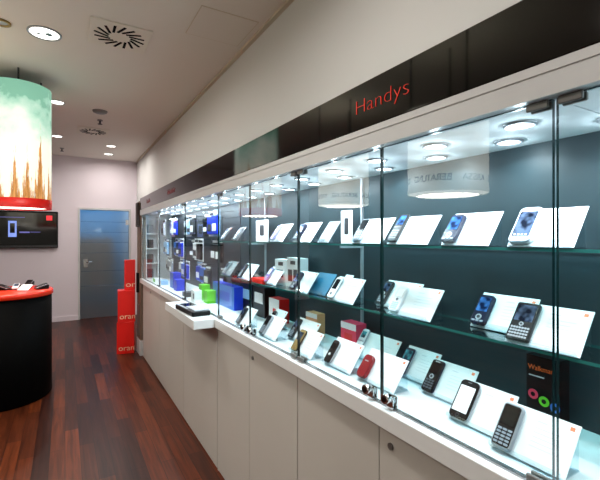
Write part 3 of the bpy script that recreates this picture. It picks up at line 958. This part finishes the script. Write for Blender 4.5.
cname = {'black': 'black', 'blue': 'blue', 'dark_grey': 'dark grey', 'navy': 'navy', 'mid_blue': 'mid-blue', 'white_gloss': 'white', 'pale_blue': 'pale blue', 'silver': 'silver', 'purple': 'purple', 'mid_grey': 'grey'}
for i, (y, rows) in enumerate(grid):
    for j, (cd, bl) in enumerate(rows):
        pack(y, (1.78, 1.54, 1.31)[j], .16, (.22, .21, .19)[j], bl,
             '%s blister pack hanging in the %s row, %s column from the ledge end' % (cname[bl], ('top', 'middle', 'bottom')[j], cols[i]), x=1.08 + .03 * ((i + j) % 3), card=cd)
# boxes standing on the counter there
carton(.98, 1.05, 3.13, 3.23, TOPZ, .10, 'nearer of two bright green boxes behind the ledge pane', 'green', 'green')
carton(.99, 1.06, 3.31, 3.40, TOPZ, .13, 'farther of two bright green boxes behind the ledge pane', 'green', 'green')
carton(.90, .96, 3.21, 3.31, TOPZ, .10, 'white box with dark print standing behind the ledge device', 'white', 'white', deco=[('picture', .55, .3, .85, .75, 'navy')])
carton(.95, 1.03, 4.02, 4.14, TOPZ, .11, 'blue box on the counter beyond the green pair', 'blue', 'blue')
carton(.97, 1.05, 4.25, 4.40, TOPZ, .16, 'royal blue box, taller of the far counter boxes', 'mid_blue', 'blue')
carton(.92, 1.00, 4.62, 4.75, TOPZ, .05, 'flat white box on the far counter end', 'white', 'pale_blue')
carton(.92, 1.00, 4.95, 5.08, TOPZ, .04, 'flat green-topped box on the far counter end', 'green', 'white')
carton(.92, 1.00, 3.56, 3.68, TOPZ, .04, 'flat dark box on the counter near the green pair', 'black', 'dark_grey')

# niche tower at the far end
nt_ = thing('niche_tower', 'narrow white niche tower at the far end of the showcase', 'shelf tower', (.89, 5.44, TOPZ + .001))
b = MB()
b.box(0, .012, -.05, .06, 0, .80); b.box(.145, .157, -.05, .06, 0, .80); b.box(.012, .145, .05, .06, 0, .80)
b.build('frame', 'white_lam', nt_)
for k in range(5):
    b = MB(); b.box(.012, .145, -.05, .05, .19 * k + (0 if k else 0), .19 * k + .014); b.build('shelf_board', 'white_lam', nt_)
for k in range(4):
    carton(.915, .985, 5.41, 5.47, TOPZ + .001 + .19 * k + .014, .11, 'small dark phone box in the %s niche of the white tower' % ('lowest', 'second lowest', 'second highest', 'highest')[k], 'mid_grey', ('dark_grey', 'brown_dark', 'black', 'mid_grey')[k], name='small_box', group='small boxes in the niche tower')

# device on the ledge
x0, y0 = .80, 2.86
t = thing('desk_terminal', 'black desk terminal with grey keypad panel lying on the service ledge', 'desk terminal', (.782, 2.85, TOPZ + .0012))
b = MB(); b.mx = Matrix.Rotation(.05, 4, 'Z')
b.slab(.128, .40, .032, .012, bev=.004); b.build('base', 'black', t)
b = MB(); b.mx = Matrix.Rotation(.05, 4, 'Z'); b.slab(.105, .19, .010, .006, bev=.002, cx=.006, cy=-.09, z=.032); kp = b.build('keypad_panel', 'silver', t)
b = MB(); b.mx = Matrix.Rotation(.05, 4, 'Z')
for i in range(4):
    for j in range(5):
        b.box(-.03 + .022 * i, -.014 + .022 * i, -.165 + .030 * j, -.143 + .030 * j, .042, .045)
b.build('key_grid', 'white_gloss', kp)
b = MB(); b.mx = Matrix.Rotation(.05, 4, 'Z'); b.box(-.03, .055, .03, .17, .032, .035); b.build('display', 'scr_black', t)
b = MB(); b.mx = Matrix.Rotation(.05, 4, 'Z'); b.box(-.060, -.046, -.06, .17, .0325, .036); b.build('front_strip', 'silver', t)

# ------------------------------------------------------------------ end tower, box stack
t = thing('side_post', 'narrow brown side post standing just past the far end of the showcase', 'post', (.85, 5.70, 0))
b = MB(); b.box(.0, .38, -.13, .13, .20, 2.03); b.build('panel', 'brown_panel', t)
b = MB(); b.box(-.008, .385, -.135, .135, 0, .20, bev=.004); b.build('plinth', 'white_lam', t)
b = MB(); b.box(-.03, 0, -.03, .03, .82, 1.08, bev=.004); b.build('latch', 'black', t)
b = MB(); b.box(-.012, 0, -.07, .07, .25, .66, bev=.003); b.build('kick_plate', 'steel', t)
b = MB(); b.box(.812, .8485, 5.60, 5.72, 1.69, 2.01, bev=.006)
tag(b.build('wall_mounted_loudspeaker', 'brown_dark'), 'dark brown wall loudspeaker fixed high on the side post', 'loudspeaker')

def cube_box(x, y, z, s, h, rot, label, word, k):
    mx = Matrix.Translation((x, y, z)) @ Matrix.Rotation(rot, 4, 'Z')
    t = thing('promotion_box', label, 'box', group='stacked red promotion boxes', mx=mx)
    b = MB(); b.box(-s / 2, s / 2, -s / 2, s / 2, .0, h, bev=.003); b.build('carton', 'red_box', t)
    # lettering wraps from the camera-facing side round to the next one
    b = MB(); b.text(word[:k], Matrix(((1, 0, 0, -s * .40), (0, 0, -1, -s / 2 - .001), (0, 1, 0, .045), (0, 0, 0, 1))), .10, fit_w=s * .88, depth=.001)
    if word[k:]: b.text(word[k:], Matrix(((0, 0, 1, s / 2 + .001), (1, 0, 0, -s * .47), (0, 1, 0, .045), (0, 0, 0, 1))), .10, depth=.001)
    b.build('lettering', 'cream_print', t, recalc=False)


cube_box(.718, 5.88, 0, .215, .42, -.22, 'lowest red promotion box of the stack on the floor', 'orange', 4)
cube_box(.718, 5.88, .42, .215, .42, -.10, 'middle red promotion box of the stack', 'orange', 4)
cube_box(.762, 5.89, .84, .135, .405, -.10, 'narrow topmost red promotion box of the stack', 'or', 2)

# ------------------------------------------------------------------ hanging lamps
LX, LY, LR = -.378, 4.57, .265
t = thing('drum_lamp', 'big hanging drum lamp printed with wheat and green sky', 'hanging lamp', (LX, LY, 1.83))
b = MB(); b.lathe((0, 0, 0), [(LR, .07), (LR, 1.12), (LR - .006, 1.12), (LR - .006, .07)], 64); b.build('shade', 'wheat', t)
b = MB(); b.lathe((0, 0, 0), [(LR + .004, -.012), (LR + .004, .075), (LR - .01, .075), (LR - .01, -.012), (LR + .004, -.012)], 64); o = b.build('ring', 'red_box', t); o['label'] = 'red bottom ring'
b = MB(); b.cyl((0, 0, .002), LR - .012, .004, 'z', 48); b.build('diffuser', 'diffuser', t)
for a in (.6, 2.7, 4.8):
    b = MB(); b.cyl((LR * .8 * math.cos(a), LR * .8 * math.sin(a), 1.115), .008, CZ - 1.83 - 1.115, 'z', 8); b.build('hanger', 'dark_grey', t)
b = MB(); b.cyl((0, 0, 1.105), LR - .008, .006, 'z', 48); b.build('top_cover', 'black_matte', t)
area('drum_lamp_light', (LX, LY, 1.815), 6, .45, (255, 244, 230))


def text_drum(x, y, r, zb, label, start=0.0):
    t = thing('drum_lamp', label, 'hanging lamp', (x, y, zb))
    hh = .60
    b = MB(); b.lathe((0, 0, 0), [(r, .0), (r, hh), (r - .006, hh), (r - .006, .0)], 56); b.build('shade', 'cream_shade', t)
    b = MB(); b.cyl((0, 0, .004), r - .008, .004, 'z', 40); b.build('diffuser', 'diffuser', t)
    b = MB()
    s = 'BERATUNG  KASSA  ' * 3
    n = len(s)
    for i, ch in enumerate(s):
        if ch == ' ': continue
        a = start + 2 * PI * i / n
        # outward normal (cos a, sin a), reading direction counter-clockwise seen from above
        mx = Matrix(((-math.sin(a), 0, math.cos(a), (r + .001) * math.cos(a)), (math.cos(a), 0, math.sin(a), (r + .001) * math.sin(a)), (0, 1, 0, .07), (0, 0, 0, 1)))
        b.text(ch, mx, .068, depth=.001, center=True)
    b.build('lettering', 'shade_text', t, recalc=False)
    for a in (.6, 2.7, 4.8):
        b = MB(); b.cyl((r * .8 * math.cos(a), r * .8 * math.sin(a), hh - .01), .008, CZ - zb - hh + .01, 'z', 8); b.build('hanger', 'dark_grey', t)
    area('drum_lamp_light', (x, y, zb - .012), 6, .45, (255, 246, 236))


text_drum(-.78, 2.06, .29, 1.88, 'cream drum lamp lettered BERATUNG KASSA reflected large in the glass', -2.836)
text_drum(-2.5, -.2, .29, 1.92, 'added unseen drum lamp lettered BERATUNG KASSA brightening the room beside the camera', .2)  # added out-of-view lamp, lifts the ceiling and walls
text_drum(-2.5, -1.9, .29, 1.92, 'added unseen drum lamp lettered BERATUNG KASSA brightening the room behind the camera', .6)  # second added lamp out of view, same brightening of the room
text_drum(-1.05, 3.74, .29, 1.92, 'cream drum lamp lettered BERATUNG KASSA reflected smaller in the glass', -3.517)

# ------------------------------------------------------------------ round counter under the wheat lamp
TX, TY, TR = -.53, 4.80, .42
t = thing('round_counter', 'black round display counter with bright red top under the wheat lamp', 'counter', (TX, TY, 0))
b = MB(); b.lathe((0, 0, 0), [(.001, .001), (TR - .02, .001), (TR - .005, .02), (TR - .005, .985), (.001, .985)], 64); b.build('base', 'black_gloss' if False else 'black_matte', t)
b = MB(); b.lathe((0, 0, 0), [(.001, .986), (TR, .986), (TR + .008, .992), (TR + .008, 1.028), (TR, 1.036), (.001, 1.036)], 64); b.build('top', 'red_top', t)


def flat(px, py, z=1.036):
    return on_plane(px, py, z)


x, y = flat(25, 292)
mxc = Matrix.Translation((x, y, 1.0755)) @ Matrix.Rotation(-.5, 4, 'Z') @ Matrix.Rotation(math.radians(28), 4, 'X')
t = thing('price_card', 'small white price card lying tilted on the red counter top', 'card', mx=mxc)
b = MB(); b.box(-.05, .05, -.04, .05, 0, .003); b.build('card', 'white', t)
b = MB(Matrix.Rotation(math.radians(-28), 4, 'X')); b.box(-.045, .045, .015, .019, -.038, .006); b.build('prop', 'acrylic', t)
PH['table_phone'] = dict(w=.05, h=.11, t=.014, r=.008, body='white_gloss', scr=(.1, .4, .9, .92), scr_m='scr_photo')
PH['table_dark'] = dict(w=.055, h=.11, t=.016, r=.008, body='black', rim='silver', scr=(.1, .3, .9, .92), scr_m='scr_black')


def table_phone(px, py, rz, kind, label, pitch=18):
    x, y = flat(px, py)
    t = thing('phone_rest', 'black tilted rest under the ' + label, 'phone rest', (x, y, 1.0365), 'phone rests on the round counter')
    m = Matrix.Rotation(rz, 4, 'Z')
    b = MB(m)
    P = [[b.v((sx * .035, -.05, 0)), b.v((sx * .035, .06, 0)), b.v((sx * .035, .06, .040)), b.v((sx * .035, -.05, .005))] for sx in (-1, 1)]
    b.loft(P, 0); b.build('wedge', 'black', t)
    mx = Matrix.Translation((x, y, 1.0375)) @ m @ Matrix.Translation((0, -.05, .007)) @ Matrix.Rotation(math.radians(pitch), 4, 'X')
    make_phone(kind, label, mx, 'phones on the round counter')


table_phone(16, 289.5, -.1, 'table_phone', 'white phone with bright screen on the red counter')
table_phone(41, 289, -1.2, 'table_dark', 'black phone near the right rim of the red counter')
table_phone(29, 285.5, -.2, 'table_dark', 'dark phone at the back of the red counter')
table_phone(4, 290, 1.0, 'table_dark', 'black phone at the left edge of the red counter')

# ------------------------------------------------------------------ television
t = thing('television', 'flat black television on the back wall showing a phone advert', 'television', (-.71, BY, 1.36))
b = MB(); b.box(-.60, .60, -.075, -.02, .0, .66, bev=.012); b.build('bezel', 'black', t)
b = MB(); b.box(-.575, .575, -.0775, -.0755, .075, .63); sc = b.build('screen', 'tv_screen', t)
b = MB(); b.box(-.59, .59, -.082, -.0755, .012, .05, bev=.002); b.build('speaker_bar', 'dark_grey', t)
b = MB(); b.box(-.25, .25, -.02, 0, .18, .48); b.build('wall_bracket', 'dark_grey', t)
b = MB()
b.box(-.14, -.02, -.0785, -.0776, .20, .48); o = b.build('phone_picture', 'tv_phone', sc)
b = MB(); b.box(-.115, -.045, -.0792, -.0786, .27, .44); b.build('picture_screen', 'tv_screen', o)
b = MB(); b.box(.42, .51, -.0785, -.0776, .50, .585); b.build('red_mark', 'tv_red', sc)
b = MB(); b.box(.02, .17, -.0785, -.0776, .27, .295); b.box(.18, .33, -.0785, -.0776, .282, .29); b.box(-.3, .1, -.0785, -.0776, .54, .548); b.build('caption_bar', 'tv_text', sc)

# ------------------------------------------------------------------ light & look
area('added_corridor_light', (.6, BY + 1.1, CZ - .05), 40, .8, (205, 222, 245), shape='SQUARE')  # added unseen lamp, lights the frosted door from behind
w = bpy.data.worlds.new('world'); SC.world = w; w.use_nodes = True
w.node_tree.nodes['Background'].inputs[0].default_value = (.5, .47, .44, 1)
w.node_tree.nodes['Background'].inputs[1].default_value = 0.05
vs = SC.view_settings
vs.view_transform = 'Standard'; vs.look = 'None'; vs.gamma = 1.0; vs.use_curve_mapping = False
vs.exposure = 0.0
SC.cycles.max_bounces = 12
SC.cycles.transparent_max_bounces = 24
SC.cycles.sample_clamp_indirect = 6.0
SC.cycles.caustics_reflective = False
SC.cycles.caustics_refractive = False
